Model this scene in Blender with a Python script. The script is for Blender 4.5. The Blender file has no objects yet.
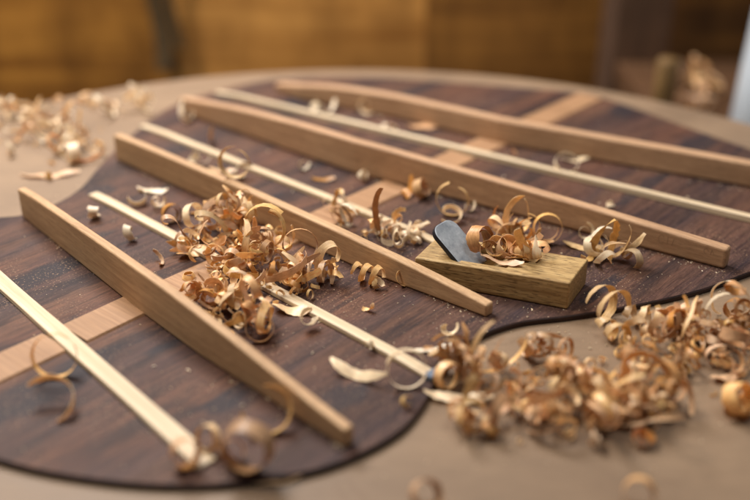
import bpy, bmesh, math, random
from mathutils import Vector, Matrix, noise
PI = math.pi
R = math.radians
scene = bpy.context.scene
COL = scene.collection
rnd = random.Random(11)

# ------------------------------------------------------------------ survey
# The positions were measured on the photograph (750x500) and are turned into
# metres on the bench here: a point seen at (x, y) that lies at height z.
FPX, PITCH, CAMH = 1000.0, math.atan(0.51), 0.259
FW = Vector((0, math.cos(PITCH), -math.sin(PITCH)))
UP = Vector((0, math.sin(PITCH), math.cos(PITCH)))
RT = Vector((1, 0, 0))
EYE = Vector((0, 0, CAMH))
ZP = 0.0032            # top of the guitar back

def ray(x, y):
    return FW + RT * ((x - 375) / FPX) + UP * ((250 - y) / FPX)

def at(x, y, z=ZP):
    d = ray(x, y)
    return EYE + d * ((CAMH - z) / -d.z)

def at_depth(x, y, Y):
    d = ray(x, y)
    return EYE + d * (Y / d.y)

def rise(x, y, foot):
    """height z of a point straight above `foot` that is seen at row y"""
    d = ray(x, y)
    t = foot.y / d.y
    return CAMH + d.z * t

# ------------------------------------------------------------------ helpers
def link(name, me, mats=None, parent=None):
    o = bpy.data.objects.new(name, me)
    COL.objects.link(o)
    if mats:
        for m in (mats if isinstance(mats, (list, tuple)) else [mats]):
            me.materials.append(m)
    if parent:
        o.parent = parent
    return o

def tag(o, label=None, cat=None, group=None, kind=None):
    if label: o['label'] = label
    if cat: o['category'] = cat
    if group: o['group'] = group
    if kind: o['kind'] = kind
    return o

def empty(name, loc, rz=0.0):
    o = bpy.data.objects.new(name, None)
    o.empty_display_size = 0.01
    o.location = loc
    o.rotation_euler = (0, 0, rz)
    COL.objects.link(o)
    return o

def mesh(name, verts, faces, smooth=False):
    me = bpy.data.meshes.new(name)
    me.from_pydata([tuple(v) for v in verts], [], faces)
    me.update()
    if smooth:
        me.polygons.foreach_set('use_smooth', [True] * len(me.polygons))
    return me

def bevel(o, w, seg=2):
    m = o.modifiers.new('bevel', 'BEVEL')
    m.width = w; m.segments = seg; m.limit_method = 'ANGLE'; m.angle_limit = R(35)
    m.harden_normals = False
    return m

def box(name, sx, sy, sz, mat, parent=None, loc=(0, 0, 0), bev=0.0, c=(0, 0, 0)):
    x0, x1, y0, y1, z0, z1 = c[0]-sx/2, c[0]+sx/2, c[1]-sy/2, c[1]+sy/2, c[2], c[2]+sz
    v = [(x0,y0,z0),(x1,y0,z0),(x1,y1,z0),(x0,y1,z0),(x0,y0,z1),(x1,y0,z1),(x1,y1,z1),(x0,y1,z1)]
    f = [(0,3,2,1),(4,5,6,7),(0,1,5,4),(1,2,6,5),(2,3,7,6),(3,0,4,7)]
    o = link(name, mesh(name, v, f), mat, parent)
    o.location = loc
    if bev: bevel(o, bev)
    return o

def lathe(name, prof, mat, parent=None, loc=(0, 0, 0), seg=48):
    v, f = [], []
    n = len(prof)
    for k in range(seg):
        a = 2 * PI * k / seg
        for r, z in prof:
            v.append((r * math.cos(a), r * math.sin(a), z))
    for k in range(seg):
        k2 = (k + 1) % seg
        for i in range(n - 1):
            f.append((k*n+i, k2*n+i, k2*n+i+1, k*n+i+1))
    f.append(tuple(k*n for k in reversed(range(seg))))
    f.append(tuple(k*n+n-1 for k in range(seg)))
    me = mesh(name, v, f, True)
    o = link(name, me, mat, parent)
    o.location = loc
    return o

# ------------------------------------------------------------------ materials
def s2l(c):
    return tuple((x/12.92 if x <= 0.04045 else ((x+0.055)/1.055)**2.4) for x in (k/255.0 for k in c)) + (1,)

class NT:
    def __init__(s, name):
        s.m = bpy.data.materials.new(name)
        s.m.use_nodes = True
        s.t = s.m.node_tree
        s.b = s.t.nodes['Principled BSDF']
        s.out = s.t.nodes['Material Output']
    def n(s, typ, **kw):
        nd = s.t.nodes.new(typ)
        for k, v in kw.items(): setattr(nd, k, v)
        return nd
    def l(s, a, b): s.t.links.new(a, b)
    def coords(s, kind='Object', scale=(1, 1, 1), loc=(0, 0, 0), rot=(0, 0, 0), src=None):
        mp = s.n('ShaderNodeMapping')
        mp.inputs['Scale'].default_value = scale
        mp.inputs['Location'].default_value = loc
        mp.inputs['Rotation'].default_value = rot
        if src is None:
            tc = s.n('ShaderNodeTexCoord'); src = tc.outputs[kind]
        s.l(src, mp.inputs['Vector'])
        return mp.outputs['Vector']
    def noise(s, vec, scale=1, detail=5, rough=0.6, dist=0.0):
        nd = s.n('ShaderNodeTexNoise')
        nd.inputs['Scale'].default_value = scale
        nd.inputs['Detail'].default_value = detail
        nd.inputs['Roughness'].default_value = rough
        nd.inputs['Distortion'].default_value = dist
        s.l(vec, nd.inputs['Vector'])
        return nd.outputs['Fac']
    def ramp(s, fac, stops, interp='LINEAR'):
        r = s.n('ShaderNodeValToRGB')
        r.color_ramp.interpolation = interp
        e = r.color_ramp.elements
        while len(e) < len(stops): e.new(0.5)
        for el, (p, c) in zip(e, stops):
            el.position = p
            el.color = c if len(c) == 4 else tuple(c) + (1,)
        s.l(fac, r.inputs['Fac'])
        return r.outputs['Color']
    def mix(s, fac, a, b, mode='MIX'):
        m = s.n('ShaderNodeMix', data_type='RGBA', blend_type=mode)
        for sock, v in ((m.inputs[0], fac), (m.inputs[6], a), (m.inputs[7], b)):
            if hasattr(v, 'links') or isinstance(v, bpy.types.NodeSocket): s.l(v, sock)
            else: sock.default_value = v
        return m.outputs[2]
    def math(s, op, a, b=0.0, c=0.0):
        m = s.n('ShaderNodeMath', operation=op)
        for i, v in enumerate((a, b, c)):
            if isinstance(v, bpy.types.NodeSocket): s.l(v, m.inputs[i])
            else: m.inputs[i].default_value = v
        return m.outputs[0]
    def bump(s, h, strength=0.3, dist=0.0005):
        b = s.n('ShaderNodeBump')
        b.inputs['Strength'].default_value = strength
        b.inputs['Distance'].default_value = dist
        s.l(h, b.inputs['Height'])
        s.l(b.outputs['Normal'], s.b.inputs['Normal'])
    def base(s, c, rough=0.6, spec=0.4):
        if isinstance(c, bpy.types.NodeSocket): s.l(c, s.b.inputs['Base Color'])
        else: s.b.inputs['Base Color'].default_value = c
        if isinstance(rough, bpy.types.NodeSocket): s.l(rough, s.b.inputs['Roughness'])
        else: s.b.inputs['Roughness'].default_value = rough
        s.b.inputs['Specular IOR Level'].default_value = spec

def wood(name, light, dark, grain=(6, 300, 300), fine=(40, 2500, 2500), contrast=0.5, rough=0.6,
         spec=0.35, bump=0.25, seed=0.0, blotch=None, pores=0.0):
    """long grain runs along the object's own X axis"""
    t = NT(name)
    oi = t.n('ShaderNodeObjectInfo')
    off = t.n('ShaderNodeVectorMath', operation='ADD')
    tc = t.n('ShaderNodeTexCoord')
    cmb = t.n('ShaderNodeCombineXYZ')
    rv = t.math('MULTIPLY', oi.outputs['Random'], 3.1)
    t.l(rv, cmb.inputs[0]); t.l(rv, cmb.inputs[1])
    t.l(tc.outputs['Object'], off.inputs[0]); t.l(cmb.outputs[0], off.inputs[1])
    src = off.outputs[0]
    g = t.noise(t.coords(scale=grain, loc=(seed, seed, 0), src=src), 1, 4, 0.55, 0.4)
    fi = t.noise(t.coords(scale=fine, loc=(0, seed, seed), src=src), 1, 3, 0.6)
    mid = tuple((a*0.5+b*0.5) for a, b in zip(light, dark))
    c = t.ramp(g, [(0.5-0.28/contrast*0.5, dark), (0.5, mid), (0.5+0.24/contrast*0.5, light)])
    f2 = t.ramp(fi, [(0.3, (0.72, 0.68, 0.62)), (0.62, (1.05, 1.05, 1.05))])
    c = t.mix(0.75, c, f2, 'MULTIPLY')
    big = t.noise(t.coords(scale=(14, 40, 40), loc=(seed*2, 1, 2), src=src), 1, 3, 0.5)
    b2 = t.ramp(big, [(0.3, (0.86, 0.84, 0.81)), (0.7, (1.08, 1.07, 1.06))])
    c = t.mix(0.8, c, b2, 'MULTIPLY')
    if blotch:
        bl = t.noise(t.coords(scale=(22, 60, 60), loc=(seed*3+4, 7, 1), src=src), 1, 5, 0.65, 0.6)
        c = t.mix(t.ramp(bl, [(0.56, (0, 0, 0)), (0.7, (0.8, 0.8, 0.8))]), c, blotch)
    if pores:
        po = t.noise(t.coords(scale=(170, 1500, 1500), loc=(seed, 2, 3), src=src), 1, 2, 0.5, 0.2)
        c = t.mix(t.ramp(po, [(0.56, (0, 0, 0)), (0.63, (pores,)*3)]), c, tuple(k*0.35 for k in dark[:3])+(1,))
    rr = t.math('MULTIPLY_ADD', fi, 0.25, rough - 0.12)
    t.base(c, rr, spec)
    t.bump(fi, bump, 0.0003)
    return t.m

M = {}
M['brace'] = wood('cedar_brace_wood', s2l((208, 174, 136)), s2l((168, 132, 98)), grain=(5, 420, 420), contrast=0.45, rough=0.62, pores=0.22)
M['brace_b'] = wood('mahogany_brace_wood', s2l((204, 168, 134)), s2l((164, 128, 98)), grain=(5, 360, 360), contrast=0.45, rough=0.62, seed=3.3, pores=0.22)
M['spruce'] = wood('spruce_strip_wood', s2l((226, 210, 184)), s2l((198, 174, 140)), grain=(3, 520, 520), contrast=0.6, rough=0.55, seed=1.2)
M['boxwood'] = wood('plane_oak_wood', s2l((204, 174, 122)), s2l((142, 110, 66)), grain=(30, 700, 700), fine=(120, 2600, 2600), contrast=0.6,
                    rough=0.5, spec=0.45, bump=0.6, seed=5.0, pores=0.75)
M['post'] = wood('dark_post_wood', s2l((96, 70, 52)), s2l((62, 44, 32)), grain=(60, 60, 4), fine=(300, 300, 20), rough=0.75, seed=2)
M['peg'] = wood('pale_peg_wood', s2l((126, 98, 58)), s2l((92, 68, 36)), grain=(60, 60, 10), fine=(300, 300, 20), rough=0.6, seed=7)
M['rim'] = None

M['plate_edge'] = wood('rosewood_edge', s2l((64, 44, 40)), s2l((34, 24, 24)), rough=0.6, seed=4)
M['crossgrain'] = wood('centre_strip_wood', s2l((178, 140, 106)), s2l((142, 106, 76)), grain=(420, 10, 10), fine=(2200, 60, 60), contrast=0.45, rough=0.6, seed=9)

def bench_mat():
    t = NT('bench_board')
    src = t.n('ShaderNodeTexCoord').outputs['Object']
    n1 = t.noise(t.coords(scale=(9, 9, 9), src=src), 1, 6, 0.6, 0.3)
    n2 = t.noise(t.coords(scale=(60, 420, 60), rot=(0, 0, 0.5), src=src), 1, 4, 0.65)
    n3 = t.noise(t.coords(scale=(1300, 1300, 1300), src=src), 1, 2, 0.6)
    c = t.ramp(n1, [(0.3, s2l((116, 96, 78))), (0.5, s2l((131, 109, 88))), (0.72, s2l((146, 122, 98)))])
    c = t.mix(0.35, c, t.ramp(n2, [(0.3, (0.75,)*3), (0.65, (1.12,)*3)]), 'MULTIPLY')
    c = t.mix(0.35, c, t.ramp(n3, [(0.3, (0.7,)*3), (0.6, (1.1,)*3)]), 'MULTIPLY')
    st = t.noise(t.coords(scale=(26, 26, 26), loc=(4, 1, 0), src=src), 1, 6, 0.7, 1.2)
    c = t.mix(t.ramp(st, [(0.60, (0, 0, 0)), (0.68, (0.30,)*3)]), c, s2l((104, 80, 62)))
    for q, ro in enumerate((0.35, -0.6, 1.9)):
        sc = t.noise(t.coords(scale=(7, 900, 1), rot=(0, 0, ro), loc=(q*3, q, 0), src=src), 1, 2, 0.5, 0.1)
        c = t.mix(t.ramp(sc, [(0.715, (0, 0, 0)), (0.74, (0.35,)*3)]), c, s2l((192, 168, 142)))
    t.base(c, t.math('MULTIPLY_ADD', n1, 0.25, 0.42), 0.3)
    t.bump(n3, 0.15, 0.0002)
    return t.m
M['bench'] = bench_mat()

def plywood(name, light, dark, knots=True, seed=0.0, stain=0.5):
    t = NT(name)
    src = t.n('ShaderNodeTexCoord').outputs['Object']
    g = t.noise(t.coords(scale=(3, 3, 42), loc=(seed, 0, seed), src=src), 1, 5, 0.6, 0.8)
    c = t.ramp(g, [(0.3, dark), (0.5, tuple((a+b)/2 for a, b in zip(light, dark))), (0.7, light)])
    g3 = t.noise(t.coords(scale=(14, 14, 5), loc=(seed+3, 0, seed), src=src), 1, 3, 0.6, 0.2)
    c = t.mix(stain, c, t.ramp(g3, [(0.35, (0.55, 0.5, 0.42)), (0.6, (1.12, 1.1, 1.05))]), 'MULTIPLY')
    if knots:
        vo = t.n('ShaderNodeTexVoronoi')
        vo.inputs['Scale'].default_value = 1
        t.l(t.coords(scale=(6, 1, 8.5), loc=(seed*1.7, 0, seed+0.4), src=src), vo.inputs['Vector'])
        c = t.mix(t.ramp(vo.outputs['Distance'], [(0.07, (0.8,)*3), (0.14, (0, 0, 0))]), c, s2l((66, 40, 20)))
    t.base(c, 0.55, 0.35)
    return t.m
M['ply_l'] = plywood('plywood_ochre', s2l((180, 126, 54)), s2l((128, 82, 28)), True, 0.3, 0.9)
M['ply_m'] = plywood('plywood_golden', s2l((206, 150, 80)), s2l((156, 104, 46)), True, 2.9, 0.8)
M['ply_r'] = plywood('plywood_brown', s2l((152, 104, 46)), s2l((104, 66, 24)), True, 5.2, 0.8)
M['ply_d'] = plywood('plywood_dark', s2l((138, 90, 38)), s2l((78, 48, 18)), False, 7.7, 0.8)

def plain(name, col, rough=0.5, spec=0.4, metal=0.0, var=0.12, scale=200):
    t = NT(name)
    src = t.n('ShaderNodeTexCoord').outputs['Object']
    n1 = t.noise(t.coords(scale=(scale,)*3, src=src), 1, 5, 0.65)
    c = t.ramp(n1, [(0.3, tuple(k*(1-var) for k in col[:3])), (0.7, tuple(min(1, k*(1+var)) for k in col[:3]))])
    t.base(c, t.math('MULTIPLY_ADD', n1, 0.2, rough-0.1), spec)
    t.b.inputs['Metallic'].default_value = metal
    return t.m
M['white'] = plain('white_plastic', s2l((196, 206, 216)), 0.35, var=0.03, scale=30)
M['smudge'] = plain('smudge_olive', s2l((82, 64, 40)), 0.9, var=0.5, scale=90)
M['blue'] = plain('blue_grey_paint', s2l((98, 112, 132)), 0.6, var=0.15)
M['shelf'] = wood('shelf_wood', s2l((104, 72, 44)), s2l((64, 42, 26)), rough=0.7, seed=8)
M['graphite'] = plain('graphite', s2l((138, 110, 86)), 0.6, var=0.1)

def steel():
    t = NT('ground_steel')
    src = t.n('ShaderNodeTexCoord').outputs['Object']
    n1 = t.noise(t.coords(scale=(900, 120, 900), src=src), 1, 5, 0.7)
    n2 = t.noise(t.coords(scale=(160, 160, 160), loc=(3, 0, 0), src=src), 1, 5, 0.7)
    c = t.ramp(n2, [(0.3, s2l((126, 133, 142))), (0.6, s2l((168, 174, 181))), (0.8, s2l((208, 211, 216)))])
    t.base(c, t.math('MULTIPLY_ADD', n1, 0.35, 0.28), 0.5)
    t.b.inputs['Metallic'].default_value = 0.2
    t.bump(n1, 0.25, 0.0001)
    return t.m
M['steel'] = steel()
M['steel_side'] = plain('blackened_steel', s2l((44, 46, 54)), 0.45, 0.5, 0.6)

def shaving(name, light, dark, trans=0.35):
    t = NT(name)
    uv = t.n('ShaderNodeTexCoord').outputs['UV']
    oi = t.n('ShaderNodeObjectInfo'); ge = t.n('ShaderNodeNewGeometry')
    cmb = t.n('ShaderNodeCombineXYZ')
    pr = t.math('FRACT', t.math('ADD', oi.outputs['Random'], t.math('MULTIPLY', ge.outputs['Random Per Island'], 7.31)))
    rv = t.math('MULTIPLY', pr, 37.0)
    t.l(rv, cmb.inputs[0]); t.l(rv, cmb.inputs[1])
    ad = t.n('ShaderNodeVectorMath', operation='ADD'); t.l(uv, ad.inputs[0]); t.l(cmb.outputs[0], ad.inputs[1])
    g = t.noise(t.coords(scale=(0.9, 9, 1), src=ad.outputs[0]), 1, 4, 0.65, 0.3)
    b = t.noise(t.coords(scale=(1.3, 1.6, 1), loc=(9, 3, 0), src=ad.outputs[0]), 1, 3, 0.5)
    mid = tuple((x+y)/2 for x, y in zip(light, dark))
    c = t.ramp(g, [(0.25, dark), (0.5, mid), (0.72, light)])
    c = t.mix(0.7, c, t.ramp(b, [(0.3, (0.80, 0.73, 0.66)), (0.65, (1.12, 1.1, 1.08))]), 'MULTIPLY')
    hs = t.n('ShaderNodeHueSaturation')
    t.l(c, hs.inputs['Color'])
    t.l(t.math('MULTIPLY_ADD', pr, 0.5, 0.80), hs.inputs['Value'])
    t.l(t.math('MULTIPLY_ADD', t.math('FRACT', rv), 0.34, 0.76), hs.inputs['Saturation'])
    c = hs.outputs['Color']
    t.base(c, 0.38, 0.5)
    t.bump(g, 0.3, 0.0002)
    tr = t.n('ShaderNodeBsdfTranslucent'); t.l(c, tr.inputs['Color'])
    mx = t.n('ShaderNodeMixShader'); mx.inputs[0].default_value = trans
    t.l(t.b.outputs[0], mx.inputs[1]); t.l(tr.outputs[0], mx.inputs[2])
    t.l(mx.outputs[0], t.out.inputs['Surface'])
    return t.m
M['gold'] = shaving('golden_shaving', s2l((252, 226, 170)), s2l((216, 168, 100)), 0.30)
M['pink'] = shaving('pinkish_shaving', s2l((246, 214, 168)), s2l((206, 156, 104)), 0.30)
M['amber'] = shaving('amber_shaving', s2l((226, 178, 118)), s2l((176, 122, 70)), 0.30)
M['cream'] = shaving('cream_shaving', s2l((250, 240, 220)), s2l((232, 212, 176)), 0.3)

# ------------------------------------------------------------------ bench board and wall
C0, RB = Vector((-0.0176, 0.469, 0)), 0.392
prof = [(0.0, -0.02), (RB-0.003, -0.02), (RB, -0.017), (RB, -0.003), (RB-0.003, 0.0)]
def disc():
    seg = 160
    v = []; f = []
    ring = [(RB-0.004, -0.022), (RB, -0.018), (RB, -0.003), (RB-0.0025, 0.0)]
    for k in range(seg):
        a = 2*PI*k/seg
        for r, z in ring: v.append((r*math.cos(a), r*math.sin(a), z))
    n = 4
    for k in range(seg):
        k2 = (k+1) % seg
        for i in range(n-1): f.append((k*n+i, k2*n+i, k2*n+i+1, k*n+i+1))
    f.append(tuple(k*n+n-1 for k in range(seg)))
    f.append(tuple(k*n for k in reversed(range(seg))))
    o = link('bench_board', mesh('bench_board', v, f), M['bench'])
    o.location = C0
    return o
bb = disc()
tag(bb, 'round beige brown work board that everything lies on', 'work board')
bb['kind'] = 'structure'

WY = 1.28
wall = empty('plywood_wall', (0, WY, -0.5))
tag(wall, 'yellow brown plywood wall with knots behind the round board', 'wall')
def wx(px, y=20): return at_depth(px, y, WY).x
edges = [wx(-260), wx(171), wx(427), wx(603), wx(1000)]
for i, (m, dy) in enumerate(zip(('ply_l', 'ply_m', 'ply_r', 'ply_d'), (0, 0.003, 0.0, 0.003))):
    a, b = edges[i], edges[i+1]
    g = -0.002
    box('wall_panel', b-a-2*g, 0.018, 1.15, M[m], wall, ((a+b)/2, 0.009+dy, 0), 0.0015)

# dark soft mark on the wall, shaped as two bands hung before it
p0 = at_depth(158, -60, WY-0.03); p1 = at_depth(158, 70, WY-0.03)
st = empty('wall_smudge', (p0.x, p0.y, p1.z))
tag(st, 'dark olive grey mark on the plywood wall, built as thin hanging bands', 'smudge')
def smudge(xo, w, z0, z1, yo, ph):
    n = 24; v = []; f = []
    for i in range(n+1):
        z = z0 + (z1-z0)*i/n
        x = xo + 0.004*math.sin(ph+i*0.5); ww = w*(0.75+0.25*math.sin(ph*2+i*0.31))
        for dx, dy in ((-1, -1), (1, -1), (1, 1), (-1, 1)):
            v.append((x+dx*ww/2, yo+dy*0.0015+0.003*math.sin(i*0.4+ph), z))
    for i in range(n):
        for k in range(4):
            k2 = (k+1) % 4
            f.append((i*4+k, i*4+k2, i*4+4+k2, i*4+4+k))
    f += [(3, 2, 1, 0), (n*4, n*4+1, n*4+2, n*4+3)]
    return link('smudge_band', mesh('smudge_band', v, f), M['smudge'], st)
smudge(-0.010, 0.022, 0.0, 0.32, 0, 0.2)
smudge(0.012, 0.018, 0.03, 0.32, -0.008, 1.7)

# dark post, peg, low shelf and white bottle behind the board on the right
a = at_depth(611, 60, 1.12); b = at_depth(668, 60, 1.12)
tag(box('wooden_post', b.x-a.x, 0.07, 1.0, M['post'], None, ((a.x+b.x)/2, 1.155, -0.5), 0.003),
    'dark brown square wooden post in front of the wall', 'post')
SZ = -0.070
sh = empty('low_shelf', (at_depth(640, 60, 0.95).x+0.22, 1.0, SZ-0.02))
tag(sh, 'low dark shelf behind the board under the shavings and white bottle', 'shelf')
box('shelf_top', 0.40, 0.26, 0.02, M['shelf'], sh, (0, 0, 0), 0.002)
for dx in (-0.19, 0.19): box('shelf_side', 0.018, 0.22, 0.44, M['shelf'], sh, (dx, 0, -0.4405), 0.001)
q = at_depth(664, 95, 0.93)
pg = lathe('wooden_peg', [(0.0095, 0), (0.0105, 0.002), (0.0105, 0.056), (0.0085, 0.059)], M['peg'], None, (q.x, 0.93, SZ+0.0005))
tag(pg, 'short pale yellow round peg standing at the foot of the dark post', 'peg')
q = at_depth(737, 121, 0.90)
bt = empty('white_bottle', (q.x+0.031, 0.90, SZ+0.0005))
tag(bt, 'bluish white plastic bottle cut off by the right edge of the photo', 'bottle')
lathe('bottle_body', [(0.034, 0), (0.036, 0.003), (0.0335, 0.06), (0.028, 0.16), (0.025, 0.24), (0.014, 0.26)], M['white'], bt)
lathe('nozzle', [(0.013, 0.2605), (0.013, 0.27), (0.004, 0.295), (0.003, 0.30)], M['white'], bt)

# ------------------------------------------------------------------ guitar back
G0 = at(0, 364)                                   # a point on the joint
cd = (at(555, 110) - G0); cd.z = 0; cd.normalize()
GR = math.atan2(cd.y, cd.x)
back = empty('guitar_back', (G0.x, G0.y, 0), GR)
tag(back, 'dark purple brown rosewood guitar back lying flat on the round board', 'guitar back')
def loc(p):                                       # world -> guitar coordinates
    d = Vector((p.x-G0.x, p.y-G0.y))
    return (d.x*cd.x + d.y*cd.y, -d.x*cd.y + d.y*cd.x)
BLOBS = [(228, 400, 0.020, 0.008), (350, 395, 0.016, 0.010), (92, 238, 0.020, 0.007), (50, 272, 0.040, 0.010), (100, 190, 0.012, 0.014), (30, 395, 0.05, 0.016),
         (170, 150, 0.03, 0.006), (300, 100, 0.04, 0.010), (450, 205, 0.035, 0.006), (625, 108, 0.03, 0.012), (700, 143, 0.03, 0.012),
         (640, 190, 0.05, 0.006), (410, 92, 0.05, 0.008), (255, 205, 0.03, 0.006), (170, 345, 0.02, 0.006), (600, 290, 0.03, 0.005), (330, 160, 0.03, 0.005)]
# rosewood of the guitar back; object X runs along the joint
def rosewood():
    t = NT('rosewood')
    tc = t.n('ShaderNodeTexCoord')
    src = tc.outputs['Object']
    sep = t.n('ShaderNodeSeparateXYZ'); t.l(src, sep.inputs[0])
    warp = t.noise(t.coords(scale=(9, 22, 9), loc=(3, 1, 0), src=src), 1, 5, 0.6)
    v = t.math('ABSOLUTE', sep.outputs[1])
    v2 = t.math('ADD', v, t.math('MULTIPLY_ADD', warp, 0.05, -0.025))
    # book-matched figure: bands across the width
    fac = t.math('MULTIPLY', v2, 1 / 0.26)
    br = s2l((118, 90, 76)); bl = s2l((112, 80, 66)); pu = s2l((88, 68, 66)); sl = s2l((60, 55, 66)); dk = s2l((44, 38, 46)); wn = s2l((100, 76, 66))
    band = t.ramp(fac, [(0.0, wn), (0.045, dk), (0.055, bl), (0.115, br), (0.125, dk), (0.16, sl), (0.25, pu), (0.34, bl),
                        (0.40, sl), (0.43, wn), (0.52, pu), (0.56, dk), (0.62, sl), (0.68, wn), (0.78, pu), (0.84, sl), (0.9, br), (1.0, pu)])
    g1 = t.noise(t.coords(scale=(7, 110, 60), loc=(1, 0, 0), src=src), 1, 7, 0.65, 0.6)
    gc = t.ramp(g1, [(0.28, s2l((50, 44, 56))), (0.42, s2l((84, 64, 62))), (0.52, s2l((106, 82, 72))), (0.6, s2l((88, 68, 64))), (0.75, s2l((138, 106, 86)))])
    c = t.mix(0.5, band, gc)
    g4 = t.noise(t.coords(scale=(26, 520, 200), loc=(4, 2, 0), src=src), 1, 5, 0.7, 0.5)
    c = t.mix(0.9, c, t.ramp(g4, [(0.34, (0.5, 0.46, 0.48)), (0.5, (0.95, 0.95, 0.95)), (0.68, (1.35, 1.25, 1.18))]), 'MULTIPLY')
    # slate blotches that cross the figure
    g2 = t.noise(t.coords(scale=(7, 70, 20), loc=(5.3, 2.1, 0), src=src), 1, 5, 0.6, 0.8)
    c = t.mix(t.ramp(g2, [(0.54, (0, 0, 0)), (0.64, (0.75, 0.75, 0.75))]), c, s2l((46, 40, 46)))
    # bold near-black figure
    blob = None
    for (cx, cy, hl, hw) in BLOBS:
        gx, gy = loc(at(cx, cy))
        wv = t.noise(t.coords(scale=(28, 130, 40), loc=(cx*0.01, 0, 0), src=src), 1, 5, 0.6, 0.6)
        dx = t.math('DIVIDE', t.math('SUBTRACT', sep.outputs[0], gx), hl)
        dy = t.math('DIVIDE', t.math('SUBTRACT', sep.outputs[1], gy), hw)
        d2_ = t.math('SQRT', t.math('ADD', t.math('MULTIPLY', dx, dx), t.math('MULTIPLY', dy, dy)))
        d2_ = t.math('ADD', d2_, t.math('MULTIPLY_ADD', wv, 2.4, -1.2))
        blob = d2_ if blob is None else t.math('MINIMUM', blob, d2_)
    c = t.mix(t.ramp(blob, [(0.62, (0.85,)*3), (0.95, (0, 0, 0))]), c, s2l((50, 48, 58)))
    # pores
    p = t.noise(t.coords(scale=(160, 1500, 400), src=src), 1, 3, 0.7, 0.3)
    c = t.mix(0.8, c, t.ramp(p, [(0.32, (0.42, 0.38, 0.36)), (0.5, (1, 1, 1)), (0.75, (1.25, 1.2, 1.15))]), 'MULTIPLY')
    c = t.mix(1.0, c, (0.80, 0.70, 0.62, 1), 'MULTIPLY')
    # fine dust clinging to the surface
    d = t.noise(t.coords(scale=(900, 900, 900), src=src), 1, 2, 0.6)
    d2 = t.noise(t.coords(scale=(24, 24, 24), loc=(2, 8, 1), src=src), 1, 4, 0.6)
    df = t.math('MULTIPLY', t.ramp(d, [(0.60, (0, 0, 0)), (0.70, (1, 1, 1))]), t.ramp(d2, [(0.42, (0.05,)*3), (0.68, (0.9,)*3)]))
    c = t.mix(df, c, s2l((186, 150, 118)))
    t.base(c, t.math('MULTIPLY_ADD', p, 0.3, 0.46), 0.2)
    t.bump(p, 0.35, 0.0003)
    return t.m
M['rosewood'] = rosewood()
op = [(-10, 219), (20, 215), (52, 205), (80, 188), (100, 165), (122, 143), (150, 120), (178, 103), (220, 90), (262, 81), (315, 77), (375, 77),
      (450, 82), (530, 88), (585, 93), (635, 108), (690, 128), (750, 149), (815, 176), (850, 205), (835, 235), (795, 256),
      (750, 272), (700, 290), (640, 304), (575, 315), (520, 322), (482, 335), (455, 352), (438, 376), (425, 402), (400, 431), (352, 457),
      (295, 474), (200, 485), (100, 480), (0, 460), (-75, 425), (-120, 375), (-125, 320), (-100, 275), (-55, 238)]
pts = [Vector(loc(at(*p))) for p in op]
def catmull(P, n=6):
    out = []
    L = len(P)
    for i in range(L):
        p0, p1, p2, p3 = P[i-1], P[i], P[(i+1) % L], P[(i+2) % L]
        for k in range(n):
            t = k/n
            out.append(0.5*((2*p1)+(p2-p0)*t+(2*p0-5*p1+4*p2-p3)*t*t+(-p0+3*p1-3*p2+p3)*t**3))
    return out
cp = catmull(pts)
area = sum(cp[i].x*cp[(i+1) % len(cp)].y-cp[(i+1) % len(cp)].x*cp[i].y for i in range(len(cp)))
if area < 0: cp.reverse()
n = len(cp)
inner = []
for i in range(n):
    tg = (cp[(i+1) % n]-cp[i-1]).normalized()
    inner.append(cp[i] + Vector((-tg.y, tg.x))*0.0006)
v = [(p.x, p.y, 0.0006) for p in cp] + [(p.x, p.y, ZP-0.0006) for p in cp] + [(p.x, p.y, ZP) for p in inner]
f = [tuple(reversed(range(n)))] + [(i, (i+1) % n, n+(i+1) % n, n+i) for i in range(n)] + \
    [(n+i, n+(i+1) % n, 2*n+(i+1) % n, 2*n+i) for i in range(n)] + [tuple(range(2*n, 3*n))]
me = mesh('plate', v, f)
pl = link('plate', me, [M['rosewood'], M['plate_edge']], back)
for p in me.polygons:
    if p.index != len(me.polygons)-1: p.material_index = 1

# light cross-grained strip glued over the joint, interrupted where the braces cross
def rel_perp(p): return loc(p)[1]
v_hi = rel_perp(at(122, 299)); v_lo = rel_perp(at(142, 317.5))
x0, x1 = loc(at(-95, 405))[0], loc(at(592, 97))[0]

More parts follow.
